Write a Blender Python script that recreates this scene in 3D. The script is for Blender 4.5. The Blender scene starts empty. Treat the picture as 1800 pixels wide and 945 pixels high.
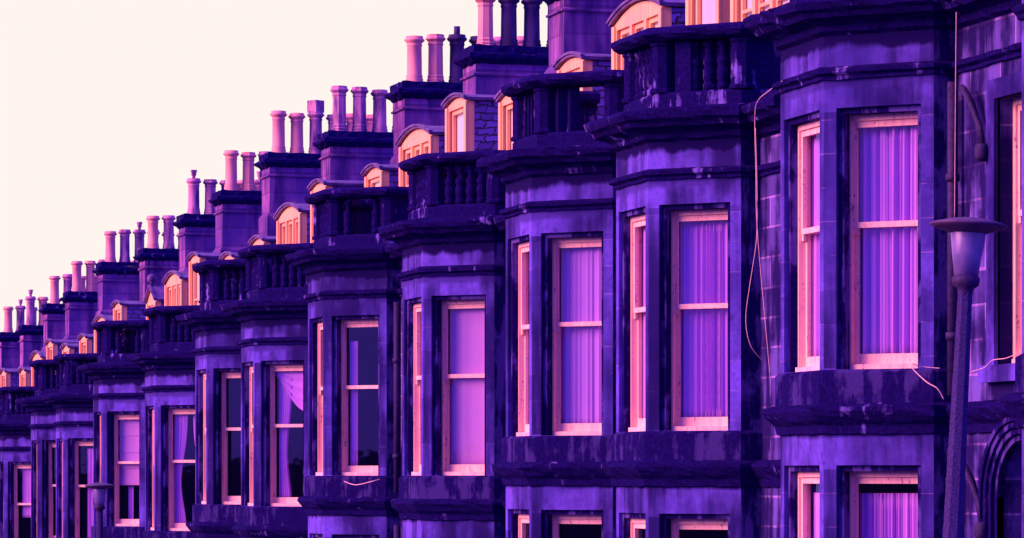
# A steep Victorian sandstone terrace seen up-street through a long lens, under an invented violet sky.
# World axes: +Y = down the street (receding), +X = towards the houses, Z = up, eye of the camera at the origin.
import bpy, bmesh, math, random
from math import sin, cos, pi, radians
random.seed(7)
S = bpy.context.scene
COL = S.collection

# ------------------------------------------------------------------ helpers
def finer(plan, step):
    out = []
    for a, c in zip(plan, plan[1:]):
        n = max(1, int(math.hypot(c[0]-a[0], c[1]-a[1])/step))
        out += [(a[0]+(c[0]-a[0])*k/n, a[1]+(c[1]-a[1])*k/n) for k in range(n)]
    return out + [plan[-1]]
class MB:
    def __init__(s): s.v = []; s.f = []; s.mi = []; s.m = 0; s.smooth = []
    def face(s, idx, sm=False): s.f.append(idx); s.mi.append(s.m); s.smooth.append(sm)
    def hexa(s, p):
        b = len(s.v); s.v += [tuple(q) for q in p]
        for q in ((0,1,2,3),(7,6,5,4),(0,4,5,1),(1,5,6,2),(2,6,7,3),(3,7,4,0)):
            s.face([b+i for i in q])
    def box(s, x0, x1, y0, y1, z0, z1):
        s.hexa([(x0,y0,z0),(x1,y0,z0),(x1,y1,z0),(x0,y1,z0),(x0,y0,z1),(x1,y0,z1),(x1,y1,z1),(x0,y1,z1)])
    def prism(s, pts, fn, d0, d1):
        """closed 2-D outline pts extruded from d0 to d1; fn(a,b,d) -> 3-D"""
        n = len(pts); b = len(s.v)
        s.v += [fn(p[0], p[1], d0) for p in pts] + [fn(p[0], p[1], d1) for p in pts]
        s.face([b+i for i in range(n)]); s.face([b+n+i for i in reversed(range(n))])
        for i in range(n):
            j = (i+1) % n
            s.face([b+i, b+n+i, b+n+j, b+j])
    def sweep(s, plan, prof, wear=0.0, seed=3):
        if wear: plan = finer(plan, .11)
        rr = random.Random(seed)
        """closed profile (offset outward, z) along an open plan polyline; outward = left of travel"""
        P = []
        n = len(plan)
        for i in range(n):
            def nrm(a, c):
                dx, dy = c[0]-a[0], c[1]-a[1]; l = math.hypot(dx, dy); return (-dy/l, dx/l)
            if i == 0: m = nrm(plan[0], plan[1])
            elif i == n-1: m = nrm(plan[-2], plan[-1])
            else:
                a, c = nrm(plan[i-1], plan[i]), nrm(plan[i], plan[i+1])
                k = 1 + a[0]*c[0] + a[1]*c[1]
                m = ((a[0]+c[0])/k, (a[1]+c[1])/k)
            P.append(m)
        b = len(s.v); k = len(prof)
        for (x, y), m in zip(plan, P):
            for o, z in prof:
                q = o + (rr.gauss(0, wear) if wear and o > 0 else 0)
                s.v.append((x+m[0]*q, y+m[1]*q, z + (rr.gauss(0, wear*.7) if wear and o > 0 else 0)))
        for i in range(n-1):
            for j in range(k):
                q = (j+1) % k
                s.face([b+i*k+j, b+i*k+q, b+(i+1)*k+q, b+(i+1)*k+j])
        s.face([b+j for j in range(k)]); s.face([b+(n-1)*k+j for j in reversed(range(k))])
    def lathe(s, prof, c=(0,0,0), seg=14, sm=True):
        b = len(s.v); n = len(prof)
        for r, z in prof:
            for k in range(seg):
                a = 2*pi*k/seg; s.v.append((c[0]+r*cos(a), c[1]+r*sin(a), c[2]+z))
        for i in range(n-1):
            for k in range(seg):
                q = (k+1) % seg
                s.face([b+i*seg+k, b+i*seg+q, b+(i+1)*seg+q, b+(i+1)*seg+k], sm)
        s.face([b+k for k in reversed(range(seg))]); s.face([b+(n-1)*seg+k for k in range(seg)])
    def tube(s, pts, r, seg=8):
        from mathutils import Vector
        P = [Vector(p) for p in pts]; b = len(s.v); n = len(P)
        up = Vector((0.31, 0.17, 0.93)).normalized()
        for i in range(n):
            t = (P[min(i+1, n-1)] - P[max(i-1, 0)]).normalized()
            a = t.cross(Vector((1,0.2,0.1))).normalized() if abs(t.z) > .9 else t.cross(Vector((0,0,1))).normalized()
            c = t.cross(a)
            rr = r[i] if isinstance(r, (list, tuple)) else r
            for k in range(seg):
                w = 2*pi*k/seg; s.v.append(tuple(P[i] + a*(rr*cos(w)) + c*(rr*sin(w))))
        for i in range(n-1):
            for k in range(seg):
                q = (k+1) % seg
                s.face([b+i*seg+k, b+i*seg+q, b+(i+1)*seg+q, b+(i+1)*seg+k], True)
        s.face([b+k for k in reversed(range(seg))]); s.face([b+(n-1)*seg+k for k in range(seg)])
    def mesh(s, name, mats):
        me = bpy.data.meshes.new(name); me.from_pydata(s.v, [], s.f)
        for m in (mats if isinstance(mats, (list, tuple)) else [mats]): me.materials.append(m)
        for p, i, sm in zip(me.polygons, s.mi, s.smooth): p.material_index = i; p.use_smooth = sm
        bm = bmesh.new(); bm.from_mesh(me)
        bmesh.ops.recalc_face_normals(bm, faces=bm.faces); bm.to_mesh(me); bm.free()
        me.update(); return me
    def build(s, name, mats, parent=None, loc=(0,0,0), rz=0):
        return put(name, s.mesh(name, mats), parent, loc, rz)

def put(name, data, parent=None, loc=(0,0,0), rz=0):
    o = bpy.data.objects.new(name, data); COL.objects.link(o)
    o.parent = parent; o.location = loc; o.rotation_euler = (0,0,rz); return o
def thing(o, label, cat, group=None):
    o['label'] = label; o['category'] = cat
    if group: o['group'] = group
    return o
def structure(o): o['kind'] = 'structure'; return o
def dup(o, parent=None, loc=None, rz=None):
    c = o.copy(); COL.objects.link(c); c.parent = parent
    if loc is not None: c.location = loc
    if rz is not None: c.rotation_euler = (0,0,rz)
    return c
def dup_tree(o, parent, loc):
    c = dup(o, parent, loc)
    for ch in list(o.children): dup(ch, c)
    return c

# ------------------------------------------------------------------ materials
class NT:
    def __init__(s, name):
        s.m = bpy.data.materials.new(name); s.m.use_nodes = True
        s.t = s.m.node_tree; s.t.nodes.clear()
        s.out = s.n('ShaderNodeOutputMaterial'); s.co = s.n('ShaderNodeTexCoord'); s.oi = s.n('ShaderNodeObjectInfo')
    def n(s, k, **a):
        x = s.t.nodes.new(k)
        for q, v in a.items(): setattr(x, q, v)
        return x
    def l(s, a, b): s.t.links.new(a, b)
    def val(s, sock, v):
        if hasattr(v, 'is_linked') or isinstance(v, bpy.types.NodeSocket): s.l(v, sock)
        else: sock.default_value = v
    def math(s, op, a, b=0.0, c=None, clamp=False):
        x = s.n('ShaderNodeMath', operation=op, use_clamp=clamp)
        s.val(x.inputs[0], a); s.val(x.inputs[1], b)
        if c is not None: s.val(x.inputs[2], c)
        return x.outputs[0]
    def ramp(s, v, lo, hi, a=0.0, b=1.0, smooth=True):
        x = s.n('ShaderNodeMapRange'); x.interpolation_type = 'SMOOTHSTEP' if smooth else 'LINEAR'
        s.val(x.inputs[0], v); x.inputs[1].default_value = lo; x.inputs[2].default_value = hi
        x.inputs[3].default_value = a; x.inputs[4].default_value = b; return x.outputs[0]
    def pos(s, scale=(1,1,1), rnd=True):
        """object coordinates, shifted at random per object so copies differ"""
        mp = s.n('ShaderNodeMapping'); s.l(s.co.outputs['Object'], mp.inputs[0]); mp.inputs['Scale'].default_value = scale
        if not rnd: return mp.outputs[0]
        r = s.n('ShaderNodeVectorMath', operation='MULTIPLY_ADD')
        c = s.n('ShaderNodeCombineXYZ')
        for i in range(3): s.l(s.oi.outputs['Random'], c.inputs[i])
        s.l(c.outputs[0], r.inputs[0]); r.inputs[1].default_value = (37.1, 53.7, 71.3); s.l(mp.outputs[0], r.inputs[2])
        return r.outputs[0]
    def noise(s, vec, scale, detail=4.0, rough=0.55):
        x = s.n('ShaderNodeTexNoise'); s.l(vec, x.inputs['Vector'])
        x.inputs['Scale'].default_value = scale; x.inputs['Detail'].default_value = detail; x.inputs['Roughness'].default_value = rough
        return x.outputs[0]
    def mix(s, f, a, b):
        x = s.n('ShaderNodeMix', data_type='RGBA'); s.val(x.inputs[0], f)
        for sock, v in ((x.inputs[6], a), (x.inputs[7], b)):
            if isinstance(v, tuple): sock.default_value = (*v, 1)
            else: s.l(v, sock)
        return x.outputs[2]
    def xyz(s):
        x = s.n('ShaderNodeSeparateXYZ'); s.l(s.co.outputs['Object'], x.inputs[0]); return x.outputs
    def done(s, col, rough=0.85, bump=None, bstr=0.25, bdist=0.01, spec=0.25):
        b = s.n('ShaderNodeBsdfPrincipled')
        if isinstance(col, tuple): b.inputs['Base Color'].default_value = (*col, 1)
        else: s.l(col, b.inputs['Base Color'])
        s.val(b.inputs['Roughness'], rough); b.inputs['Specular IOR Level'].default_value = spec
        if bump is not None:
            u = s.n('ShaderNodeBump'); u.inputs['Strength'].default_value = bstr; u.inputs['Distance'].default_value = bdist
            s.l(bump, u.inputs['Height']); s.l(u.outputs[0], b.inputs['Normal'])
        s.l(b.outputs[0], s.out.inputs[0]); return s.m

STONE_A = (0.15, 0.10, 0.70); STONE_B = (0.05, 0.035, 0.30); SOOT = (0.009, 0.004, 0.075); MORTAR = (0.34, 0.20, 0.62)

def mat_bay_stone():
    """dressed sandstone of a bay: courses, rain streaks and soot (heights are above the string course)"""
    t = NT('dressed_sandstone'); x, y, z = t.xyz()
    p = t.pos(); big = t.noise(p, 1.0, 5); fine = t.noise(p, 22, 4, .6)
    streak = t.noise(t.pos((3.6, 3.6, .5)), 1.0, 4, .6)
    base = t.mix(t.ramp(big, .36, .60), STONE_B, STONE_A)
    base = t.mix(t.ramp(fine, .35, .75, 0, .35), base, STONE_B)
    # courses 0.28 m high, light lime joints, each block a little different
    zc = t.math('DIVIDE', t.math('ADD', z, 20.0), .285)
    fr = t.math('FRACT', zc)
    j = t.math('LESS_THAN', t.math('ABSOLUTE', t.math('SUBTRACT', fr, .5)), .5)
    joint = t.ramp(t.math('ABSOLUTE', t.math('SUBTRACT', fr, .5)), .478, .492)
    inw = t.math('MULTIPLY', t.math('GREATER_THAN', z, -2.42), t.math('LESS_THAN', z, -.27))
    inl = t.math('MULTIPLY', t.math('GREATER_THAN', z, -5.6), t.math('LESS_THAN', z, -3.27))
    inz = t.math('ADD', inw, inl, clamp=True)
    wn = t.n('ShaderNodeTexWhiteNoise', noise_dimensions='2D'); cv = t.n('ShaderNodeCombineXYZ')
    t.l(t.math('FLOOR', zc), cv.inputs[0]); t.l(t.oi.outputs['Random'], cv.inputs[1]); t.l(cv.outputs[0], wn.inputs['Vector'])
    blk = t.math('MULTIPLY', t.ramp(wn.outputs[0], .3, 1, 0, .55), inz)
    base = t.mix(blk, base, STONE_B)
    brk = t.ramp(t.noise(p, 3.3, 3), .46, .58)
    base = t.mix(t.math('MULTIPLY', t.math('MULTIPLY', joint, inz), t.math('MULTIPLY', brk, .6)), base, MORTAR)
    # soot: under the top cornice, under the middle cornice, and running streaks
    st = t.math('MULTIPLY_ADD', streak, .62, t.math('MULTIPLY', big, .30))
    def under(top, reach):      # black crust hanging below height top
        lim = t.math('MULTIPLY_ADD', st, reach, -reach*.10)
        d = t.math('SUBTRACT', top, z)
        near = t.ramp(t.math('SUBTRACT', lim, d), -.03, .05)
        return t.math('MULTIPLY', near, t.ramp(d, -.04, .0))
    so = t.math('MAXIMUM', under(.40, .42), under(-2.90, .30))
    corner = t.math('MULTIPLY', t.ramp(y, -.145, -.11), t.math('MULTIPLY', t.math('LESS_THAN', y, -.004), inz))
    so = t.math('MAXIMUM', so, t.math('MULTIPLY', corner, t.ramp(streak, .30, .60, .30, .9)))
    so = t.math('MAXIMUM', so, t.math('MULTIPLY', under(-.02, .24), .6))
    blot = t.ramp(t.math('MULTIPLY_ADD', streak, .5, t.math('MULTIPLY', t.noise(p, .9, 5, .6), .5)), .40, .60, 0, .88)
    mott = t.ramp(t.noise(p, 5.5, 6, .68), .50, .72, 0, .5)
    so = t.math('MAXIMUM', t.math('MAXIMUM', so, blot), mott)
    col = t.mix(so, base, SOOT)
    h = t.math('SUBTRACT', t.math('MULTIPLY', fine, .5), t.math('MULTIPLY', t.math('MULTIPLY', joint, inz), .6))
    return t.done(col, .95, h, .35, .008, .04)

def mat_dark_stone(name, light=.72, amount=1.0):
    """near-black stone, soot-crusted on the mouldings, with a few washed patches"""
    t = NT(name); p = t.pos(); a = t.noise(p, 2.1, 6, .62); b = t.noise(t.pos((9, 9, 1.1)), 1.2, 4, .6); f = t.noise(p, 30, 3, .6)
    m = t.math('MULTIPLY_ADD', a, .55, t.math('MULTIPLY', b, .45))
    clean = t.ramp(m, light-.11, light-.03, 0, amount)
    col = t.mix(t.ramp(f, .3, .8), (0.006, .0025, .062), (0.014, .0055, .125))
    col = t.mix(clean, col, (0.17, .12, .55))
    return t.done(col, 1.0, f, .5, .01, .02)

def mat_stack_stone():
    t = NT('chimney_sandstone'); p = t.pos(); x, y, z = t.xyz()
    a = t.noise(p, 1.1, 5, .6); f = t.noise(p, 24, 3); s = t.noise(t.pos((4, 4, .5)), 1.0, 4)
    col = t.mix(t.ramp(a, .35, .7), (0.15, .075, .34), (0.60, .25, .56))
    br = t.n('ShaderNodeTexBrick'); cv = t.n('ShaderNodeCombineXYZ')
    t.l(t.math('ADD', x, y), cv.inputs[0]); t.l(z, cv.inputs[1]); t.l(cv.outputs[0], br.inputs['Vector'])
    br.inputs['Scale'].default_value = 1; br.inputs['Brick Width'].default_value = .85; br.inputs['Row Height'].default_value = .36
    br.inputs['Mortar Size'].default_value = .018; br.inputs['Color1'].default_value = (1,1,1,1); br.inputs['Color2'].default_value = (.52,.50,.6,1); br.inputs['Mortar'].default_value = (.45,.40,.5,1)
    mm = t.n('ShaderNodeMix', data_type='RGBA', blend_type='MULTIPLY'); mm.inputs[0].default_value = .8
    t.l(col, mm.inputs[6]); t.l(br.outputs[0], mm.inputs[7])
    col = t.mix(t.ramp(t.math('MULTIPLY_ADD', s, .6, t.math('MULTIPLY', a, .4)), .42, .60, 0, .9), mm.outputs[2], (0.04, .022, .15))
    return t.done(col, .95, f, .35, .01, .04)

def mat_wall():
    t = NT('coursed_sandstone'); p = t.pos(); x, y, z = t.xyz()
    br = t.n('ShaderNodeTexBrick'); cv = t.n('ShaderNodeCombineXYZ')
    t.l(y, cv.inputs[0]); t.l(z, cv.inputs[1]); t.l(cv.outputs[0], br.inputs['Vector'])
    br.inputs['Scale'].default_value = 1; br.inputs['Brick Width'].default_value = .62; br.inputs['Row Height'].default_value = .285
    br.inputs['Mortar Size'].default_value = .010; br.inputs['Color1'].default_value = (.15,.11,.50,1); br.inputs['Color2'].default_value = (.06,.04,.24,1); br.inputs['Mortar'].default_value = (*MORTAR, 1)
    a = t.noise(p, 1.4, 5, .6); s = t.noise(t.pos((5, 5, .6)), 1.0, 4); f = t.noise(p, 25, 3)
    soot = t.ramp(t.math('MULTIPLY_ADD', s, .5, t.math('MULTIPLY', a, .5)), .40, .55, 0, .95)
    return t.done(t.mix(soot, br.outputs[0], SOOT), .97, f, .4, .01, .03)

def mat_paint(name, base, worn, amt=.6):
    t = NT(name); p = t.pos(); g = t.noise(t.pos((14, 14, 1.6)), 1.5, 5, .7); n = t.noise(p, 34, 4, .7); b = t.noise(p, 2.2, 3)
    vs = t.noise(t.pos((26, 26, .6)), 1.0, 3, .5)
    col = t.mix(t.ramp(t.math('MULTIPLY_ADD', b, .4, t.math('MULTIPLY', vs, .6)), .36, .64, 0, .9), base, tuple(c*f for c, f in zip(base, (.86, .66, .95))))
    peel = t.ramp(t.math('MULTIPLY_ADD', g, .55, t.math('MULTIPLY', n, .45)), .565, .615, 0, amt)
    return t.done(t.mix(peel, col, worn), .55, t.math('SUBTRACT', 1, peel), .3, .004, .35)

def mat_simple(name, base, dark, scale=8, rough=.8, stretch=(1,1,1), lo=.35, hi=.7, bump=.2, spec=.25):
    t = NT(name); n = t.noise(t.pos(stretch), scale, 5, .6)
    return t.done(t.mix(t.ramp(n, lo, hi), base, dark), rough, n, bump, .006, spec)

def mat_slate():
    """hung slates on cheeks and roof, in courses that break joint"""
    t = NT('slate'); x, y, z = t.xyz(); p = t.pos()
    w = t.noise(p, 8, 3); cv = t.n('ShaderNodeCombineXYZ')
    t.l(t.math('ADD', t.math('ADD', x, t.math('MULTIPLY', y, 1.0)), t.math('MULTIPLY', w, .20)), cv.inputs[0])
    t.l(t.math('MULTIPLY_ADD', w, .10, z), cv.inputs[1])
    br = t.n('ShaderNodeTexBrick'); t.l(cv.outputs[0], br.inputs['Vector'])
    br.inputs['Scale'].default_value = 1; br.inputs['Brick Width'].default_value = .19; br.inputs['Row Height'].default_value = .098
    br.inputs['Mortar Size'].default_value = .012; br.inputs['Mortar Smooth'].default_value = .3
    br.inputs['Color1'].default_value = (.22,.15,.62,1); br.inputs['Color2'].default_value = (.10,.07,.32,1); br.inputs['Mortar'].default_value = (.025,.018,.04,1)
    f = t.noise(p, 18, 3); col = t.mix(t.ramp(f, .35, .8, 0, .5), br.outputs[0], (.12,.09,.18))
    return t.done(col, .6, t.math('MULTIPLY', br.outputs['Fac'], -1), .6, .012)

def mat_glass():
    t = NT('old_window_glass'); n = t.noise(t.pos(), 2.3, 2)
    u = t.n('ShaderNodeBump'); u.inputs['Strength'].default_value = .05; u.inputs['Distance'].default_value = .02; t.l(n, u.inputs['Height'])
    g = t.n('ShaderNodeBsdfGlossy'); g.inputs['Roughness'].default_value = .02; g.inputs['Color'].default_value = (.95,.95,1,1); t.l(u.outputs[0], g.inputs['Normal'])
    tr = t.n('ShaderNodeBsdfTransparent'); tr.inputs[0].default_value = (.93,.93,.96,1)
    ge = t.n('ShaderNodeNewGeometry'); dt = t.n('ShaderNodeVectorMath', operation='DOT_PRODUCT')     # two-sided thin pane (Schlick)
    t.l(ge.outputs['Incoming'], dt.inputs[0]); t.l(ge.outputs['Normal'], dt.inputs[1])
    fz = t.math('POWER', t.math('SUBTRACT', 1.0, t.math('ABSOLUTE', dt.outputs['Value'])), 5.0)
    fr = t.math('MULTIPLY_ADD', fz, .90, .06)
    mx = t.n('ShaderNodeMixShader'); t.l(fr, mx.inputs[0]); t.l(tr.outputs[0], mx.inputs[1]); t.l(g.outputs[0], mx.inputs[2])
    t.l(mx.outputs[0], t.out.inputs[0]); return t.m

def mat_cloth(name, col, dark):
    t = NT(name); n = t.noise(t.pos((1,1,.25)), 3, 4); f = t.noise(t.pos(), 160, 2)
    d = t.n('ShaderNodeBsdfDiffuse'); tl = t.n('ShaderNodeBsdfTranslucent'); mx = t.n('ShaderNodeMixShader'); mx.inputs[0].default_value = .06
    c = t.mix(t.ramp(n, .3, .75), col, dark); t.l(c, d.inputs[0]); t.l(c, tl.inputs[0])
    u = t.n('ShaderNodeBump'); u.inputs['Strength'].default_value = .15; u.inputs['Distance'].default_value = .002; t.l(f, u.inputs['Height']); t.l(u.outputs[0], d.inputs['Normal'])
    t.l(d.outputs[0], mx.inputs[1]); t.l(tl.outputs[0], mx.inputs[2]); t.l(mx.outputs[0], t.out.inputs[0]); return t.m

M = dict(
    stone=mat_bay_stone(), soot=mat_dark_stone('sooty_moulded_stone', .70), crust=mat_dark_stone('sooty_parapet_stone', .665),
    wall=mat_wall(), flank=mat_dark_stone('dark_flank_stone', .58, .35), sill=mat_dark_stone('sooted_sill_stone', .60, .2), reveal=mat_dark_stone('dark_window_reveal', .60, .5), stack=mat_stack_stone(), cap=mat_dark_stone('sooty_chimney_cap', .69, .8),
    frame=mat_paint('peeling_cream_paint', (1.0, .72, .50), (.12, .06, .20), .75),
    timber=mat_paint('cream_dormer_paint', (1.0, .64, .24), (.78, .40, .30), .4),
    slate=mat_slate(), lead=mat_simple('roof_lead', (.17,.10,.30), (.06,.035,.15), 5, .6),
    clay=mat_simple('buff_clay', (.95,.46,.34), (.72,.32,.36), 3, .8, (1,1,.4)),
    clay_dirty=mat_simple('sooted_clay', (.62,.30,.44), (.09,.045,.20), 3, .85, (2,2,.5), .40, .66),
    clay_black=mat_simple('black_clay', (.07,.04,.16), (.02,.012,.07), 4, .8, (2,2,.5)),
    glass=mat_glass(),
    inside=mat_simple('gloom_dark_plaster', (.012,.008,.13), (.008,.005,.09), 2, 1.0, spec=0),  # gloom of the unlit rooms put into a near-black base colour
    net=mat_cloth('net_curtain_cloth', (.66,.29,.90), (.56,.26,.88)),
    sheer=mat_cloth('sheer_pink_cloth', (.54,.27,.80), (.48,.25,.78)),
    blind=mat_cloth('rose_blind_cloth', (.57,.29,.70), (.52,.27,.68)),
    pale=mat_cloth('pale_blind_cloth', (.95,.80,.70), (.90,.74,.66)),
    iron=mat_simple('painted_iron', (.035,.018,.11), (.015,.008,.06), 30, .7, bump=.4),
    post=mat_simple('rough_painted_steel', (.045,.028,.17), (.016,.01,.08), 70, .9, bump=.8),
    shade=mat_simple('weathered_shade_metal', (.09,.045,.15), (.05,.025,.10), 20, .6),
    cable=mat_simple('pale_cable', (.85,.55,.52), (.65,.40,.42), 20, .5),
    dark_ground=mat_simple('darkened_ground', (.03,.018,.11), (.02,.012,.08), 3, 1.0, spec=0),  # unseen ground, kept dark so the window panes reflect dark
    asphalt=mat_simple('asphalt', (.055,.045,.07), (.035,.03,.05), 60, .95, spec=.03),
    paving=mat_simple('paving_stone', (.09,.06,.22), (.06,.04,.16), 4, .95, spec=.03),
)
def mat_lantern():
    t = NT('frosted_lantern_glass'); n = t.noise(t.pos(), 9, 3)
    b = t.n('ShaderNodeBsdfPrincipled'); t.l(t.mix(t.ramp(n,.3,.7), (.26,.20,.56), (.16,.13,.42)), b.inputs['Base Color'])
    b.inputs['Roughness'].default_value = .35; b.inputs['Transmission Weight'].default_value = .25
    t.l(b.outputs[0], t.out.inputs[0]); return t.m
M['lantern'] = mat_lantern()

# ------------------------------------------------------------------ survey of the street (metres)
WALL = 11.41                       # main wall plane (x); bays stand 0.91 in front of it
STR = 6.2                          # string course above the pavement at each house
TB = [23.2, 28.44, 33.35, 37.58, 42.5, 48.15, 53.08, 57.0, 62.0, 68.06, 73.2, 77.05, 82.8, 87.9, 92.9, 96.8, 101.8, 107.4]
LV = [3.328, 2.872, 2.44, 1.978, 1.479, 1.02, .577, .12, -.34]        # string course height, one per house
NH = len(LV)
party = [20.6] + [(TB[2*k+1] + 1.78 + TB[2*k+2] - .71)/2 for k in range(NH-1)] + [111.0]
# bay plan, x from the main wall, y from the near front corner
BAY = [(0,-.71), (-.20,-.71), (-.91,0), (-.91,1.07), (-.20,1.78), (0,1.78)]
UP = (-2.43, -.29); LO = (-5.43, -3.285)           # sill and head of the two window storeys

# ------------------------------------------------------------------ bay
def offs(plan, o):
    r = []
    for i in range(len(plan)):
        def nrm(a, c):
            dx, dy = c[0]-a[0], c[1]-a[1]; l = math.hypot(dx, dy); return (-dy/l, dx/l)
        if i == 0: m = nrm(plan[0], plan[1])
        elif i == len(plan)-1: m = nrm(plan[-2], plan[-1])
        else:
            a, c = nrm(plan[i-1], plan[i]), nrm(plan[i], plan[i+1]); k = 1 + a[0]*c[0] + a[1]*c[1]
            m = ((a[0]+c[0])/k, (a[1]+c[1])/k)
        r.append((plan[i][0]+m[0]*o, plan[i][1]+m[1]*o))
    return r

def panel(mb, i, o0, o1, z0, z1, holes):
    """wall panel i of the bay between offsets o0 (outer) and o1 (inner), holes = (u0,u1,za,zb) in metres from the start"""
    A, B = offs(BAY, o0), offs(BAY, o1)
    L = math.hypot(BAY[i+1][0]-BAY[i][0], BAY[i+1][1]-BAY[i][1])
    def P(R, u):
        f = u/L; return (R[i][0]+(R[i+1][0]-R[i][0])*f, R[i][1]+(R[i+1][1]-R[i][1])*f)
    def Q(u, inner):
        if u <= 0 or u >= L: return P(B if inner else A, u)
        a = P(BAY, u); d = ((BAY[i+1][1]-BAY[i][1])/L, -(BAY[i+1][0]-BAY[i][0])/L)   # inward
        o = -(o1 if inner else o0); return (a[0]+d[0]*o, a[1]+d[1]*o)
    def blk(u0, u1, a, b):
        p = [Q(u0,0), Q(u1,0), Q(u1,1), Q(u0,1)]
        mb.hexa([(x, y, a) for x, y in p] + [(x, y, b) for x, y in p])
    if not holes: blk(0, L, z0, z1); return
    u0, u1 = holes[0][0], holes[0][1]
    blk(0, u0, z0, z1); blk(u1, L, z0, z1)
    z = z0
    for _, _, a, b in sorted(holes, key=lambda h: h[2]):
        blk(u0, u1, z, a); z = b
    blk(u0, u1, z, z1)

CANT = (.165, .835); FRONT = (.14, .93)
LAYERS = {1: ((0, -.05, .05), (-.05, -.162, 0), (-.162, -.33, .04)), 2: ((0, -.04, .05), (-.04, -.105, 0), (-.105, -.33, .03))}
def bay_mesh():
    mb = MB()
    mb.m = 2; panel(mb, 0, 0, -.33, -6.3, .66, [])  # near return in darker stone than the other faces
    mb.m = 3
    for i in (0, 3, 4): panel(mb, i, -.331, -.35, -6.3, .66, [])  # added dark linings, so the rooms look unlit through the panes
    mb.m = 0
    for i in (3, 4): panel(mb, i, 0, -.33, -6.3, .66, [])
    for i, (a, b) in ((1, CANT), (2, FRONT)):
        for o0, o1, g in LAYERS[i]:
            mb.m = 1 if g == 0 else 0  # middle layer of each opening in darker stone
            panel(mb, i, o0, o1, -6.3, .66, [(a-g, b+g, LO[0], LO[1]+g), (a-g, b+g, UP[0], UP[1]+g)])
    mb.m = 0
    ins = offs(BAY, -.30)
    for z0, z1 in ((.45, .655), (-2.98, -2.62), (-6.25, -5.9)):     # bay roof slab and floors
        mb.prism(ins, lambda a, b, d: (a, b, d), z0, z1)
    return mb.mesh('bay_window', [M['stone'], M['reveal'], M['flank'], M['inside']])

def apron_mesh(z):
    mb = MB()
    mb.sweep(BAY, [(-.1,z-.31), (.045,z-.29), (.045,z-.03), (.0,z-.002), (-.05,z-.002)])
    return mb.mesh('sill_course', M['sill'])

PAR = [(.30,-.71), (-.20,-.71), (-.91,0), (-.91,1.07), (-.20,1.78), (.30,1.78)]
def along(plan, o):
    R = offs(plan, o); return [(R[i], R[i+1]) for i in range(len(R)-1)]
def balustrade_mesh(style, rnd):
    """pierced parapet standing on the cornice: plinth, corner piers and balusters"""
    mb = MB()
    mb.sweep(PAR, [(-.30,.66), (-.07,.66), (-.07,.83), (-.09,.86), (-.28,.86), (-.30,.83)], 0)
    z0, z1 = .86, 1.355
    R = offs(PAR, -.175)
    for (x, y) in R[1:5]:                                        # corner piers
        mb.lathe([(.135,z0),(.135,z0+.03),(.115,z0+.05),(.115,z1-.05),(.135,z1-.03),(.135,z1+.004)], (x, y, 0), 8, False)
    for i, ((x0, y0), (x1, y1)) in enumerate(along(PAR, -.175)):
        if i in (0, 4):                                          # short returns to the roof are solid
            mb.box(x0 if x0 < x1 else x1, max(x0, x1), y0-.07, y0+.07, z0, z1); continue
        L = math.hypot(x1-x0, y1-y0); n = max(1, int((L-.24)/(.128 if style != 'bars' else .13)))
        for k in range(n):
            f = (.13 + (L-.26)*(k+.5)/n)/L; x, y = x0+(x1-x0)*f, y0+(y1-y0)*f
            if style == 'broken' and i == 1: 
                if k in (1, 2): continue
            if style == 'bars':
                if i == 1:
                    if k not in (2, 3): continue
                    mb.box(x-.055, x+.055, y-.055, y+.055, z0, z1)
                else: mb.box(x-.028, x+.028, y-.028, y+.028, z0, z1)
                continue
            h = z1-z0
            pr = [(.063,0),(.063,.06),(.052,.075),(.052,.09),(.063,.12),(.063,.2),(.052,.225),(.052,.24),(.063,.265),(.063,.30),(.036,.345),(.034,.37),(.05,.395),(.034,.425),(.063,.445),(.063,h)]
            mb.lathe([(r, z0+z) for r, z in pr], (x, y, 0), 8)
    if style == 'panels':
        (x0, y0), (x1, y1) = along(PAR, -.20)[1]
        mb.hexa([(x0-.0,y0,z0),(x1,y1,z0),(x1+.04,y1+.04,z0),(x0+.04,y0+.04,z0),(x0,y0,z1),(x1,y1,z1),(x1+.04,y1+.04,z1),(x0+.04,y0+.04,z1)])
    if style == 'panels':                                        # openings closed with rendered panels at the side
        (x0, y0), (x1, y1) = along(PAR, -.175)[1]
        dx, dy = (x1-x0), (y1-y0); l = math.hypot(dx, dy); nx, ny = -dy/l*.05, dx/l*.05
        for a, b in ((.60, .80),):
            p = [(x0+dx*a+nx*1.6, y0+dy*a+ny*1.6), (x0+dx*b+nx*1.6, y0+dy*b+ny*1.6), (x0+dx*b-nx, y0+dy*b-ny), (x0+dx*a-nx, y0+dy*a-ny)]
            mb.hexa([(x, y, z0) for x, y in p] + [(x, y, z1) for x, y in p])
    return mb.mesh('balustrade', M['crust'])
def coping_mesh():
    mb = MB()
    mb.sweep(PAR, [(-.33,1.355), (-.02,1.355), (.03,1.385), (.055,1.42), (.055,1.46), (.0,1.49), (-.30,1.495), (-.36,1.46), (-.36,1.40)], .008)
    return mb.mesh('coping', M['soot'])

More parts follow.
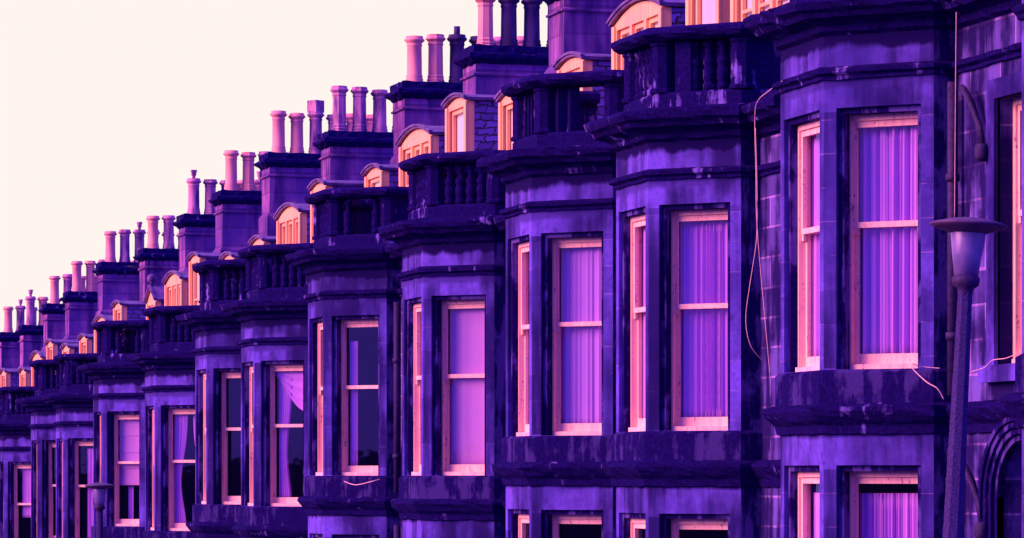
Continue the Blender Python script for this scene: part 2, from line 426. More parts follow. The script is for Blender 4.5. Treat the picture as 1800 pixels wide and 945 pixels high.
def sash_mesh(w, h):
    """box frame and two sliding sashes; origin at middle of the opening's foot, outward = -y"""
    mb = MB(); a = w/2
    def b(x0, x1, y0, y1, z0, z1): mb.box(x0, x1, y0, y1, z0, z1)
    b(-a, -a+.052, .0, .11, 0, h); b(a-.052, a, .0, .11, 0, h)                 # box frame
    b(-a+.06, a-.06, 0, .11, h-.05, h); b(-a+.06, a-.06, -.035, .11, 0, .045)
    m = h*.565; s = a-.052
    b(-s, -s+.040, .022, .056, m-.02, h-.05); b(s-.040, s, .022, .056, m-.02, h-.05)   # top sash
    b(-s+.040, s-.040, .022, .056, h-.105, h-.05); b(-s+.040, s-.040, .014, .056, m-.02, m+.028)
    b(-s, -s+.040, .062, .096, .045, m+.02); b(s-.040, s, .062, .096, .045, m+.02)     # bottom sash
    b(-s+.040, s-.040, .062, .096, .045, .135); b(-s+.040, s-.040, .060, .096, m-.02, m+.02)
    for sx in (-1, 1):                                                       # horns
        b(min(sx*s, sx*(s-.045)), max(sx*s, sx*(s-.045)), .026, .054, m-.075, m-.02)
    return mb.mesh('sash_window', M['frame'])
def pane_mesh(w, h):
    mb = MB(); a = w/2-.10; m = h*.565
    mb.v += [(-a, .04, m), (a, .04, m), (a, .04, h-.09), (-a, .04, h-.09), (-a, .08, .12), (a, .08, .12), (a, .08, m), (-a, .08, m)]
    mb.face([0,1,2,3]); mb.face([4,5,6,7]); return mb.mesh('window_pane', M['glass'])

BAYM = bay_mesh(); APM = [apron_mesh(UP[0]), apron_mesh(LO[0])]; COPM = coping_mesh()
BALM = {s: balustrade_mesh(s, 0) for s in ('full', 'bars', 'panels', 'broken')}
WC, WF = CANT[1]-CANT[0]+.07, FRONT[1]-FRONT[0]+.05; HU, HL = UP[1]-UP[0], LO[1]-LO[0]
SASH = {}; PANE = {}
for key, w, h in (('cu', WC, HU), ('fu', WF, HU), ('cl', WC, HL), ('fl', WF, HL)):
    SASH[key] = sash_mesh(w, h); PANE[key] = pane_mesh(w, h)
REC = {1: .165, 2: .108}
def on_face(i, u, depth):
    L = math.hypot(BAY[i+1][0]-BAY[i][0], BAY[i+1][1]-BAY[i][1])
    tx, ty = (BAY[i+1][0]-BAY[i][0])/L, (BAY[i+1][1]-BAY[i][1])/L
    return (BAY[i][0]+tx*u + ty*depth, BAY[i][1]+ty*u - tx*depth)
SLOT = {}     # key -> (x, y, z, rotation) in bay space
for key, i, span, z in (('cu', 1, CANT, UP[0]), ('fu', 2, FRONT, UP[0]), ('cl', 1, CANT, LO[0]), ('fl', 2, FRONT, LO[0])):
    x, y = on_face(i, sum(span)/2, REC[i]); SLOT[key] = (x, y, z, radians(-45 if i == 1 else -90))

def make_bay(house, y, style):
    b = put('bay_window', BAYM, house, (0, y, STR))
    put('sill_course', APM[0], b); put('sill_course', APM[1], b); put('balustrade', BALM[style], b); put('coping', COPM, b)
    for k, (x, yy, z, r) in SLOT.items():
        put('sash_window', SASH[k], b, (x, yy, z), r); put('window_pane', PANE[k], b, (x, yy, z), r)
    return b

# ------------------------------------------------------------------ dormers
def dormer_proto(w, h, lights, rise, gable=False):
    """timber dormer: origin at foot of the front, middle; front faces -x; returns (front, [(name, mesh)])"""
    mb = MB(); a = w/2
    def top(y):
        if gable: return h + rise*(1-abs(y)/a)
        return h + rise*(1-(y/a)**2)
    fn = lambda yy, zz, d: (d, yy, zz)
    hz = h-.05
    N = 12
    mb.prism([(-a, hz)] + [(a, hz)] + [(a-2*a*k/N, top(a-2*a*k/N)) for k in range(N+1)], fn, 0, .10)      # arched head
    mb.box(-.002, .10, -a, a, 0, .52)
    edges = [-a]
    post = .13
    ys = []
    cells = [(-a+post+ (w-2*post)*k/lights, -a+post+(w-2*post)*(k+1)/lights) for k in range(lights)]
    mb.box(0, .10, -a, -a+post, .52, hz); mb.box(0, .10, a-post, a, .52, hz)
    mb.box(-.025, 0, -a-.004, -a+.10, .0, hz+.05); mb.box(-.025, 0, a-.10, a+.004, .0, hz+.05)             # corner boards
    mb.box(-.045, .0, -a+.10, a-.10, .49, .535)                                                             # sill
    for k in range(1, lights): mb.box(0, .10, cells[k][0]-.045, cells[k][0]+.045, .52, hz)
    pn = MB(); bl = MB()
    for (y0, y1) in cells:
        y0 += .045; y1 -= .045
        mb.box(.035, .075, y0, y0+.05, .535, hz); mb.box(.035, .075, y1-.05, y1, .535, hz)
        mb.box(.035, .075, y0+.05, y1-.05, .535, .60); mb.box(.035, .075, y0+.05, y1-.05, hz-.06, hz)
        mb.box(.035, .075, y0+.05, y1-.05, .53+(hz-.53)*.5, .565+(hz-.53)*.5)
        b = len(pn.v); pn.v += [(.055, y0+.04, .58), (.055, y1-.04, .58), (.055, y1-.04, hz-.05), (.055, y0+.04, hz-.05)]; pn.face([b,b+1,b+2,b+3])
        bl.box(.09, .095, y0+.02, y1-.02, .54, hz-.02)
    ck = MB(); D = 1.25
    ck.box(.10, D, -a+.004, -a+.06, 0, h+.0); ck.box(.10, D, a-.06, a-.004, 0, h+.0)
    ck.box(D-.03, D, -a+.06, a-.06, 0, h)
    rf = MB(); pts = []
    ov = .035
    for k in range(N+1):
        y = (a+ov)*(1-2*k/N); z = (h + rise*(1-(y/(a+ov))**2)) if not gable else h+rise*(1-abs(y)/(a+ov))
        pts.append((y, z+.012))
    outer = [(y*1.02, z+.04) for y, z in pts]
    rf.prism(pts + outer[::-1], fn, -.05, D+.02)
    lip = [(y*1.03, z+.03) for y, z in pts]; lip2 = [(y*1.045, z+.06) for y, z in pts]
    rf.prism(lip + lip2[::-1], fn, -.07, -.02)
    kids = [('cheek', ck.mesh('cheek', M['slate'])), ('dormer_roof', rf.mesh('dormer_roof', M['lead'])),
            ('window_pane', pn.mesh('window_pane', M['glass'])), ('blind', bl.mesh('blind', M['pale']))]
    if gable:
        bmb = MB(); bmb.lathe([(.03,0),(.03,.05),(.09,.09),(.10,.15),(.07,.21),(.02,.235)], (.0, 0, h+rise+.05), 10)
        kids.append(('finial', bmb.mesh('finial', M['lead'])))
    return mb.mesh('dormer', M['timber']), kids
DOR = {'wide': dormer_proto(1.9, 1.68, 3, .17), 'narrow': dormer_proto(1.12, 1.97, 1, .09), 'gable': dormer_proto(1.1, 1.75, 1, .30, True)}
def make_dormer(house, kind, y, z):
    me, kids = DOR[kind]
    d = put('dormer', me, house, (.79, y, STR+z))
    for n, m in kids: put(n, m, d)
    return d

# ------------------------------------------------------------------ chimneys
def pot_mesh(name, mat, kind):
    mb = MB(); h = .77
    pr = [(.132,0),(.132,.035),(.122,.05),(.128,.075),(.114,.10),(.121,.125),(.109,.15),(.106,.40),(.103,.60),(.112,.615),(.112,.635),(.104,.65),(.112,.665),(.145,.695),(.145,.72),(.125,.735),(.125,h),(.09,h),(.09,h-.05)]
    pr = [(r*1.08, z) for r, z in pr]; mb.lathe(pr, (0,0,0), 8 if kind == 'oct' else 16, kind != 'oct')
    if kind == 'cowl': mb.box(-.11, .11, -.11, .11, h-.02, h+.19)
    if kind == 'pin': mb.lathe([(.035,0),(.035,.07),(.055,.09),(.055,.14),(.07,.17),(.07,.20)], (0,0,h-.02), 10)
    if kind == 'slim': mb.lathe([(.05,0),(.05,.15)], (0,0,h-.02), 10)
    return mb.mesh(name, mat)
POTS = [pot_mesh('chimney_pot', M['clay'], 'round'), pot_mesh('chimney_pot', M['clay_dirty'], 'round'), pot_mesh('chimney_pot', M['clay_black'], 'round'),
        pot_mesh('chimney_pot', M['clay_dirty'], 'oct'), pot_mesh('chimney_pot', M['clay_dirty'], 'pin'), pot_mesh('chimney_pot', M['clay_dirty'], 'cowl'),
        pot_mesh('chimney_pot', M['clay_black'], 'slim'), pot_mesh('chimney_pot', M['clay'], 'oct')]
def stack_meshes(n):
    D = .48 + .345*(n-1); T = .72
    def ring(prof, wear=0):
        mb = MB(); rows = []; rr = random.Random(n)
        for o, z in prof:
            b = len(mb.v); loop = finer([(-o,-o),(D+o,-o),(D+o,T+o),(-o,T+o),(-o,-o)], .10 if wear else 9)[:-1]
            if wear:    # same count on every level
                loop = [(x, y) for q in range(4) for x, y in [((-o,-o),(D+o,-o),(D+o,T+o),(-o,T+o))[q]]]
                full = []
                for q, m in ((0, 22), (1, 7), (2, 22), (3, 7)):
                    a_, c_ = loop[q], loop[(q+1) % 4]
                    full += [(a_[0]+(c_[0]-a_[0])*w/m, a_[1]+(c_[1]-a_[1])*w/m) for w in range(m)]
                loop = full
            mb.v += [(x+rr.gauss(0, wear), y+rr.gauss(0, wear), z+rr.gauss(0, wear*.8)) for x, y in loop]; rows.append(b)
        m = len(mb.v)-rows[-1]
        for a, b in zip(rows, rows[1:]):
            for k in range(m): mb.face([a+k, a+(k+1)%m, b+(k+1)%m, b+k])
        mb.face([rows[0]+k for k in reversed(range(m))]); mb.face([rows[-1]+k for k in range(m)])
        return mb
    sh = ring([(.05,-3.2), (.05,-1.16), (.0,-1.08), (0,-.44), (.035,-.43), (.035,-.405), (.0,-.385), (.0,-.26)]).mesh('chimney_stack', M['stack'])
    cp = ring([(.0,-.262), (.02,-.26), (.06,-.235), (.13,-.185), (.135,-.14), (.06,-.10), (.05,-.10), (.05,-.01), (.03,0)], .011).mesh('chimney_cap', M['cap'])
    return sh, cp
STK = {n: stack_meshes(n) for n in (5, 6)}
def make_stack(house, y, ztop, pots, lx=12.9):
    n = 6
    s = put('chimney_stack', STK[n][0], house, (lx-WALL, y - house.location.y, ztop - house.location.z))
    put('chimney_cap', STK[n][1], s)
    for k in range(n):
        p = put('chimney_pot', POTS[pots[k % len(pots)]], s, (.24+.345*k, .36 + random.uniform(-.03,.03), -.004), random.uniform(0, 6))
        p.scale = (1, 1, random.uniform(.95, 1.05))
    return s

# ------------------------------------------------------------------ houses
HL_ = [
 'sooty sandstone terraced house behind the tall lamp post, nearest and cut off at the right',
 'sooty house with plain parapet bars on its left bay, pleated curtains in its right',
 'sooty house with a flat rose blind in its right bay, uncurtained left bay',
 'sooty house with a swagged curtain in its right bay, bare black left window',
 'sooty house behind the small lamp, parted drapes beside a half lowered blind',
 'dark terraced house just beyond the small lamp, with one narrow hanging drape',
 'small far terraced house whose bay meets the bottom left edge of the view',
 'far terraced house seen only by its pale dormers above the parapets at left',
 'farthest terraced house of the row, only its chimney pots against the sky',
]
STYLE = ['full','full','panels','bars','full','broken','full','full','full','broken','full','full','full','full','full','full','full','full']
houses = []
def arch_pts(c, r, z0, zs, n=14):
    return [(c-r, z0)] + [(c-r*cos(pi*k/n), zs + r*sin(pi*k/n)*.85) for k in range(n+1)] + [(c+r, z0)]

# wall window and arched window for the flat wall between two bays
WW = 1.0; FLATSASH = sash_mesh(WW, HU); FLATPANE = pane_mesh(WW, HU)
for k in range(NH):
    y0, y1 = party[k]+.002, party[k+1]-.002
    h = bpy.data.objects.new('terraced_house', None); COL.objects.link(h)
    h.location = (WALL, y0, LV[k]-STR); h.empty_display_size = .5
    thing(h, HL_[k], 'house', 'stone terraced houses down the hill'); houses.append(h)
    Ly = y1-y0; ba, bb = TB[2*k]-y0, TB[2*k+1]-y0
    for i, b in enumerate((ba, bb)): make_bay(h, b, STYLE[2*k+i])
    # flat wall between the bays
    mb = MB(); sp = [(0, ba-.71), (ba+1.78, bb-.71), (bb+1.78, Ly)]
    mid = (ba+1.78+bb-.71)/2; wide_gap = (bb-ba) > 4.8
    z0, z1 = -.1, STR+.66
    for i, (a, b) in enumerate(sp):
        if i == 1 and wide_gap:
            w0, w1 = mid-WW/2, mid+WW/2
            mb.box(0, .3, a, w0, z0, z1); mb.box(0, .3, w1, b, z0, z1)
            zz = STR-6.2+2.15                                  # springing of the doorway arch
            mb.box(0, .3, w0, w1, STR-3.0, STR+UP[0]); mb.box(0, .3, w0, w1, STR+UP[1], z1)
            # spandrels over the arched doorway
            r = WW/2; zs = STR-3.0-.5
            for sgn in (-1, 1):
                pts = [(mid+sgn*r, zs), (mid+sgn*r, STR-3.0), (mid, STR-3.0)] + [(mid+sgn*r*sin(pi/2*q/8), zs+r*.92*cos(pi/2*q/8)) for q in range(0, 9)]
                mb.prism(pts[:-1], lambda yy, z_, d: (d, yy, z_), 0, .3)
        else: mb.box(0, .3, a, b, z0, z1)
    mb.build('wall', M['wall'], h)
    if wide_gap:
        # stone surround, sash, pane, arched doorway with mouldings
        sr = MB(); w0, w1 = mid-WW/2, mid+WW/2; zA, zB = STR+UP[0], STR+UP[1]
        sr.box(-.035, .02, w0-.16, w0, zA, zB+.16); sr.box(-.035, .02, w1, w1+.16, zA, zB+.16); sr.box(-.035, .02, w0, w1, zB, zB+.16)
        sr.box(-.09, .02, w0-.2, w1+.2, zA-.14, zA-.002)
        sw = put('stair_window', FLATSASH, h, (.13, mid, zA), radians(-90)); put('window_pane', FLATPANE, sw)
        sr.build('stone_surround', M['stone'], sw, (-.13*0, 0, 0)).matrix_parent_inverse = __import__('mathutils').Matrix.LocRotScale(sw.location, sw.rotation_euler, None).inverted()
        ar = MB(); zs = STR-3.0-.5
        for rr, dd in ((.50, .02), (.555, -.01), (.61, -.035), (.665, -.055)):
            ring = [(mid-(rr+.045)*cos(pi*q/16), zs+(rr+.045)*.92*sin(pi*q/16)) for q in range(17)] + [(mid-rr*cos(pi*q/16), zs+rr*.92*sin(pi*q/16)) for q in range(16,-1,-1)]
            ar.prism(ring, lambda yy, z_, d: (d, yy, z_), dd-.03, .05)
            for sgn in (-1, 1):
                a_, b_ = sorted((mid+sgn*rr, mid+sgn*(rr+.045))); ar.box(dd-.03, .05, a_, b_, 0, zs)
        dw = ar.build('doorway', M['flank'], h)
        dr = MB(); dr.box(.2, .25, mid-.5, mid+.5, 0, zs+.46)
        for a_ in (-.36, .06):
            for zq in ((.25, 1.0), (1.15, 2.0)): dr.box(.18, .2, mid+a_, mid+a_+.3, *zq)
        dr.build('door', M['iron'], dw)
    # continuous mouldings over wall and bays
    plan = [(0, 0)]
    for b in (ba, bb): plan += [(x, y+b) for x, y in BAY]
    plan += [(0, Ly)]
    c = MB(); Z = STR
    c.sweep(plan, [(-.12,Z+.37), (0,Z+.37), (.05,Z+.40), (.06,Z+.45), (.12,Z+.48), (.20,Z+.50), (.23,Z+.54), (.28,Z+.57), (.30,Z+.62), (.30,Z+.655), (.0,Z+.71), (-.12,Z+.71)], .008, k)
    c.build('cornice', M['soot'], h)
    c = MB(); c.sweep(plan, [(-.02,Z-.005), (.028,Z+.0), (.028,Z+.03), (.065,Z+.05), (.07,Z+.085), (.03,Z+.105), (-.02,Z+.115)], .004, k+40)
    c.build('string_course', M['soot'], h)
    c = MB(); c.sweep(plan, [(-.02,Z-2.985), (.03,Z-2.97), (.045,Z-2.90), (.09,Z-2.86), (.12,Z-2.82), (.145,Z-2.78), (.145,Z-2.745), (.05,Z-2.715), (-.02,Z-2.715)], .006, k+20)
    c.build('middle_cornice', M['soot'], h)
    # mansard roof, party walls, floors, back
    r = MB(); prof = [(.31,Z+.60), (.31,Z+.74), (.80,Z+.78), (1.72,Z+2.45), (5.4,Z+3.3), (9.2,Z+.7), (9.2,Z+.6)]
    r.prism(prof, lambda a, b, d: (a, d, b), 0, Ly)
    rf = r.build('roof', M['slate'], h)
    q = MB()
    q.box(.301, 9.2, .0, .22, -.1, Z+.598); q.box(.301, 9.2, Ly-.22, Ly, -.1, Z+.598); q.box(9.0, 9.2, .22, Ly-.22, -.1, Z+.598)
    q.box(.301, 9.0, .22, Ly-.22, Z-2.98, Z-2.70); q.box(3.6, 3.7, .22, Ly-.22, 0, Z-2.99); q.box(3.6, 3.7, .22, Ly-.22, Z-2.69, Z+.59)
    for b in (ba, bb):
        q.box(.001, .32, b-.709, b-.69, -.1, Z+.59); q.box(.001, .32, b+1.76, b+1.779, -.1, Z+.59)  # added dark linings over the wall ends seen through the bays
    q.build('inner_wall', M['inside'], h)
    g = MB(); g.box(.02, .30, 0, Ly, Z+.711, Z+.80); g.build('blocking_course', M['crust'], h)
    # downpipe beside the first bay of the flat wall
    dp = MB(); yp = bb-.71-.14
    dp.tube([(-.09,yp,0), (-.09,yp,Z-3.1)], .045); dp.tube([(-.09,yp,Z-2.66), (-.09,yp,Z-.08)], .045)
    for zz in (1.2, 2.8, Z-2.2, Z-.9): dp.lathe([(.06,0),(.06,.06)], (-.09,yp,zz), 10)
    dp.build('downpipe', M['iron'], h)
    if wide_gap:
        yq = mid+.66
        for zt in (Z-.16, Z-3.22):
            dq = MB()
            dq.tube([(-.12,yq+.30,zt), (-.13,yq+.24,zt-.02), (-.10,yq+.15,zt-.14), (-.07,yq+.06,zt-.34), (-.06,yq+.02,zt-.5)], .03)
            dq.lathe([(.04,0),(.06,.03),(.06,.11),(.045,.14)], (-.07,yq+.01,zt-.62), 10); dq.build('rainwater_pipe', M['iron'], h)
        

# dormers: (house, kind, far y, near y, eaves z above string)
def dorm(k, kind, ya, yb, z):
    make_dormer(houses[k], kind, (ya+yb)/2-houses[k].location.y, z - (1.62 if kind == 'wide' else 1.95 if kind == 'narrow' else 1.75))
for k in range(1, NH):
    s, e = party[k], party[k+1]
    if k == 1:
        dorm(k, 'wide', 34.0, 35.7, 2.5); dorm(k, 'narrow', 36.2, 37.3, 2.62); dorm(k, 'wide', 38.2, 40.1, 2.30); continue
    dorm(k, 'gable' if k == 5 else 'narrow', s+.72, s+1.84, 2.52)
    if k in (2, 4, 6): dorm(k, 'narrow', s+3.5, s+4.6, 2.4)
    dorm(k, 'narrow', e-4.25, e-3.15, 2.60)
    dorm(k, 'wide', e-2.3, e-.4, 2.27)

# chimney stacks: near face y, cap height, pots from the street side
for y, z, pots in ((40.4, 6.5, [0,1,2,0,1,2]), (44.6, 6.45, [0,2,1,0]), (49.1, 6.10, [7,2,2,3,2,1]), (53.4, 6.04, [0,7,6,2,1,0]), (58.7, 5.77, [3,3,1,0,1,7]),
                   (63.8, 5.85, [0,0,5,1,0,7]), (68.4, 5.52, [0,7,1,3,0,1]), (72.5, 5.35, [4,3,1,0]), (77.5, 4.95, [0,1,0,7,1,0]), (83.5, 5.0, [0,1,4,0,1,0]),
                   (88.9, 4.6, [0,7,1,0]), (92.8, 4.48, [0,1,0]), (97.5, 4.11, [4,0,1,7]), (102.2, 4.1, [0,4,4,1,0,1])):
    k = max(i for i in range(NH) if party[i] <= y)
    make_stack(houses[k], y, z, pots)
v = MB(); v.lathe([(.05,0),(.05,.25),(.17,.26),(.17,.29),(.12,.36),(.02,.39)], (0,0,0), 14)
v.build('roof_vent', M['lead'], houses[2], (1.35, 45.4-houses[2].location.y, STR+2.45))

ae = MB(); ae.tube([(0,0,0), (0,0,.9)], .014, 6); ae.tube([(-.5,0,.84), (.35,0,.80)], .01, 6)
for q in range(7): ae.tube([(-.45+.12*q,-.16,.838-.006*q), (-.45+.12*q,.16,.838-.006*q)], .006, 5)
ae.tube([(-.1,0,.55), (.3,0,.5)], .009, 6)
ae = ae.build('television_aerial', M['iron'], None, (12.95+.8, 83.42, 4.05), radians(60)); thing(ae, 'spindly rooftop aerial strapped to the side of a distant chimney stack', 'aerial')

# ------------------------------------------------------------------ curtains and blinds (hang inside the windows)
def fold_sheet(w, h, folds, amp, mat, seed=0, gather=0.0, side=0):
    rnd = random.Random(seed); nx = folds*10; nz = 14; mb = MB()
    ph = [rnd.uniform(0, 6) for _ in range(4)]; wd = [rnd.uniform(.4, 1.9) for _ in range(folds+1)]; am = [rnd.uniform(.45, 1.25) for _ in range(folds+1)]
    cum = [0]
    for q in wd: cum.append(cum[-1]+q)
    for j in range(nz+1):
        g = j/nz
        for i in range(nx+1):
            f = i/nx; u = f
            c = f*cum[-1]; kk = max(q for q in range(len(cum)-1) if cum[q] <= c+1e-9); lf = (c-cum[kk])/wd[kk]
            d = amp*am[kk]*(sin(2*pi*lf)*.8 + .5*sin(4*pi*lf+ph[kk % 4])) * (1.0-.35*g) + .012*sin(3*f+ph[0])
            sq = 1.0
            if gather: sq = 1 - gather*math.exp(-((g-.40)/.30)**2) 
            x = (-.5+u*sq)*w if side <= 0 else (.5-(1-u)*sq)*w
            mb.v.append((x, d, g*h))
    for j in range(nz):
        for i in range(nx): mb.face([j*(nx+1)+i, j*(nx+1)+i+1, (j+1)*(nx+1)+i+1, (j+1)*(nx+1)+i], True)
    me = mb.mesh('curtain', mat); return me
def in_window(name, me, bay, slot, label, cat, dx=0, dz=0, back=.125, group=None):
    x, y, z, r = SLOT[slot]; k = bay//2
    wx, wy = x + back*(-sin(r)), y + back*cos(r)
    wx += dx*cos(r); wy += dx*sin(r)
    o = put(name, me, None, (WALL+wx, TB[bay]+wy, LV[k]+z+dz), r)
    md = o.modifiers.new('thickness', 'SOLIDIFY'); md.thickness = .003
    return thing(o, label, cat, group)
net, sheer, bl = M['net'], M['sheer'], M['blind']
def C(w, h, folds, amp, mat, seed, **k): return fold_sheet(w, h, folds, amp, mat, seed, **k)
in_window('curtain', C(.62, 1.98, 7, .050, net, 1), 1, 'cu', 'net curtain with broad pleats in the big window left of the tall lamp head', 'curtain', dz=.08)
in_window('curtain', C(.72, 2.02, 6, .040, net, 2), 1, 'fu', 'narrowly seen pleated curtain in the slanting front window left of the broadly pleated one', 'curtain', dz=.08)
in_window('curtain', C(.62, 1.9, 11, .034, net, 3), 1, 'cl', 'finely pleated curtain in the lower storey window beside the tall lamp post', 'curtain', dz=.06)
in_window('curtain', C(.70, 1.9, 6, .022, net, 31), 1, 'fl', 'curtain edge in the lower front window left of the finely pleated lower curtain', 'curtain', dz=.06)
in_window('curtain', C(.62, 2.0, 12, .032, net, 4), 2, 'cu', 'finely pleated purple curtain in the window under the bay with rendered parapet panels', 'curtain', dz=.07)
in_window('curtain', C(.72, 2.0, 6, .026, net, 5), 2, 'fu', 'curtain edge in the slanting front window under the rendered parapet panels', 'curtain', dz=.07)
in_window('curtain', C(.62, 1.85, 9, .03, net, 6), 2, 'cl', 'curtain in the lower window straight below the finely pleated purple curtain', 'curtain', dz=.06)
in_window('curtain', C(.62, 2.0, 7, .014, sheer, 7), 3, 'cu', 'smooth sheer pink curtain in the bay with plain bars on its parapet', 'curtain', dz=.07)
in_window('curtain', C(.72, 2.0, 6, .01, sheer, 8), 3, 'fu', 'sheer curtain edge in the slanting front window of the bay with plain parapet bars', 'curtain', dz=.07)
in_window('window_blind', C(.62, 2.0, 2, .006, bl, 9), 4, 'cu', 'flat rose coloured blind filling the window next to the uncurtained dark one', 'blind', dz=.07)
in_window('window_blind', C(.72, 2.0, 2, .006, bl, 91), 4, 'fu', 'rose blind edge in the slanting front window beside the flat rose blind', 'blind', dz=.07)
in_window('curtain', C(.12, 1.75, 2, .018, net, 10), 5, 'cu', 'thin strip of curtain drawn to the left side of the uncurtained dark window', 'curtain', dx=-.20, dz=.1)
in_window('curtain', C(.26, 1.9, 4, .024, net, 11, gather=.35), 6, 'cu', 'gathered curtain hanging at the left under a swag', 'curtain', dx=-.13, dz=.07)
def swag_mesh():
    mb = MB(); nx, nz = 20, 12
    for j in range(nz+1):
        for i in range(nx+1):
            f = i/nx; g = j/nz; drop = .06 + .55*sin(pi*.5*f)**1.3
            mb.v.append((-.30+.60*f, .03*sin(g*22+f*2)*(.3+g), 2.03 - drop*g))
    for j in range(nz):
        for i in range(nx): mb.face([j*(nx+1)+i, j*(nx+1)+i+1, (j+1)*(nx+1)+i+1, (j+1)*(nx+1)+i], True)
    return mb.mesh('curtain_swag', net)
in_window('curtain_swag', swag_mesh(), 6, 'cu', 'draped curtain swag across the top of a bay window', 'curtain', back=.105)
in_window('curtain', C(.30, 2.0, 5, .024, net, 12, gather=.45), 8, 'cu', 'left one of two tied back drapes beside the half lowered blind', 'curtain', dx=-.15, dz=.06)
in_window('curtain', C(.22, 2.0, 4, .024, net, 13, gather=.55, side=1), 8, 'cu', 'right one of two tied back drapes beside the half lowered blind', 'curtain', dx=.20, dz=.06)
def blind_mesh():
    mb = MB(); zz = [2.05, 1.72, 1.40, 1.10, .78]
    for a, b in zip(zz, zz[1:]):
        mb.hexa([(-.30,-.012,b+.004),(.30,-.012,b+.004),(.30,.008,b),(-.30,.008,b),(-.30,.0,a),(.30,.0,a),(.30,.01,a),(-.30,.01,a)])
    return mb.mesh('window_blind', bl)
in_window('window_blind', blind_mesh(), 9, 'cu', 'half lowered rose blind with horizontal folds above the small lamp', 'blind')
in_window('curtain', C(.14, .72, 2, .016, net, 14), 9, 'cu', 'strip of net showing below the half lowered rose blind', 'curtain', dx=-.1, dz=.06, back=.22)
in_window('curtain', C(.20, 1.9, 3, .02, net, 15, gather=.3), 10, 'cu', 'narrow drape in the dark window just left of the small lamp head', 'curtain', dx=-.0, dz=.08)
in_window('curtain', C(.40, 1.2, 3, .02, net, 16), 12, 'cu', 'short curtain in the upper half of the window at the far left edge', 'curtain', dz=.9)

# ------------------------------------------------------------------ lamps
def street_lamp(x, y, zbase, height, lean, label):
    e = bpy.data.objects.new('street_lamp', None); COL.objects.link(e); e.location = (x, y, zbase)
    e.rotation_euler = lean
    thing(e, label, 'street lamp', 'street lamps on the pavement')
    zt = height
    p = MB(); p.lathe([(.10,0),(.10,.9),(.09,.95),(.075,1.0),(.066,zt-1.9),(.047,zt-.45)], (0,0,0), 8, False); p.build('pole', M['post'], e)
    c = MB(); c.lathe([(.043,zt-.50),(.046,zt-.47),(.052,zt-.445),(.080,zt-.425),(.085,zt-.40),(.085,zt-.378),(.076,zt-.37)], (0,0,0), 16); c.build('collar', M['iron'], e)
    g = MB(); g.lathe([(.074,zt-.369),(.092,zt-.24),(.108,zt-.11),(.104,zt-.10)], (0,0,0), 16); g.build('lantern_glass', M['lantern'], e)
    s = MB(); s.lathe([(.10,zt-.115),(.13,zt-.105),(.205,zt-.083),(.237,zt-.068),(.24,zt-.058),(.215,zt-.048),(.13,zt-.028),(.05,zt-.016),(.01,zt-.014)], (0,0,0), 40); s.build('lamp_shade', M['shade'], e)
    return e
def ground_z(y): return -1.62 - .0463*y
LX = 8.5
street_lamp(LX-.25, 20.4, ground_z(20.4)-.02, 1.60-ground_z(20.4)+.02, (radians(-.4), radians(3.3), 0), 'near street lamp with a wide saucer shade on a tall leaning rough post')
street_lamp(LX, 55.3, ground_z(55.3)-.02, -.085-ground_z(55.3)+.02, (0, 0, 0), 'small distant street lamp standing in front of the half blinded window')

# ------------------------------------------------------------------ loose cables
def cable(pts, r, label, cat='cable'):
    from mathutils import Vector
    P = [Vector(p) for p in pts]; out = []
    for i in range(len(P)-1):
        a, b, c, d = P[max(i-1,0)], P[i], P[i+1], P[min(i+2, len(P)-1)]
        for k in range(6):
            t = k/6; out.append(.5*((2*b)+(c-a)*t+(2*a-5*b+4*c-d)*t*t+(-a+3*b-3*c+d)*t**3))
    out.append(P[-1]); mb = MB(); mb.tube([tuple(p) for p in out], r, 6)
    o = mb.build('cable', M['cable']); return thing(o, label, cat)
ALPHA = radians(15.3); F = 6300.0
def ray(px, py, y=None, x=None):
    """survey helper: where the sight line to a picture point crosses the vertical plane y=.. or x=.."""
    u, w = (px-900)/F, (836-py)/F
    dx, dy = u*cos(ALPHA)+sin(ALPHA), cos(ALPHA)-u*sin(ALPHA)
    s = y/dy if y is not None else x/dx
    return (dx*s, dy*s, w*s)
yC = TB[1]+1.9
cable([ray(1375,143,x=10.42), ray(1352,160,x=10.60), ray(1331,180,x=10.74), ray(1327,215,x=10.78), ray(1329,300,x=10.80), ray(1331,400,x=10.8), ray(1345,560,x=10.9), ray(1354,662,x=11.0)], .004, 'long pale cable hanging from the cornice down the dark gap between two bays')
cable([ray(1328,225,x=10.77), ray(1331,330,x=10.8), ray(1330,420,x=10.8), ray(1318,500,x=10.72), ray(1311,560,x=10.68), ray(1319,605,x=10.72), ray(1340,632,x=10.85)], .0032, 'thinner cable bowing out in a loop beside the long hanging cable')
cable([ray(1681,22,x=10.95), ray(1680,120,x=10.95), ray(1679,250,x=10.95), ray(1678,384,x=10.95)], .003, 'taut thin cable dropping straight above the tall lamp shade')
cable([ray(1604,638,x=10.93), ray(1612,641,x=11.0), ray(1628,644,x=11.08), ray(1652,646,x=11.16)], .003, 'short cable leaving the window sill left of the tall lamp post')
cable([ray(1603,645,x=10.92), ray(1612,655,x=10.9), ray(1630,671,x=10.9), ray(1648,682,x=10.95), ray(1659,701,x=11.0)], .0042, 'drooping cable below the window sill left of the tall lamp post')
cable([ray(1708,652,x=11.2), ray(1730,645,x=11.27), ray(1745,632,x=11.27), ray(1770,628,x=11.27), ray(1798,615,x=11.27)], .0038, 'cable looping along the sill right of the tall lamp post')
cable([ray(605,845,x=10.45), ray(625,851,x=10.43), ray(650,846,x=10.5), ray(668,841,x=10.62)], .006, 'slack cable lying along the sill of the uncurtained dark window')

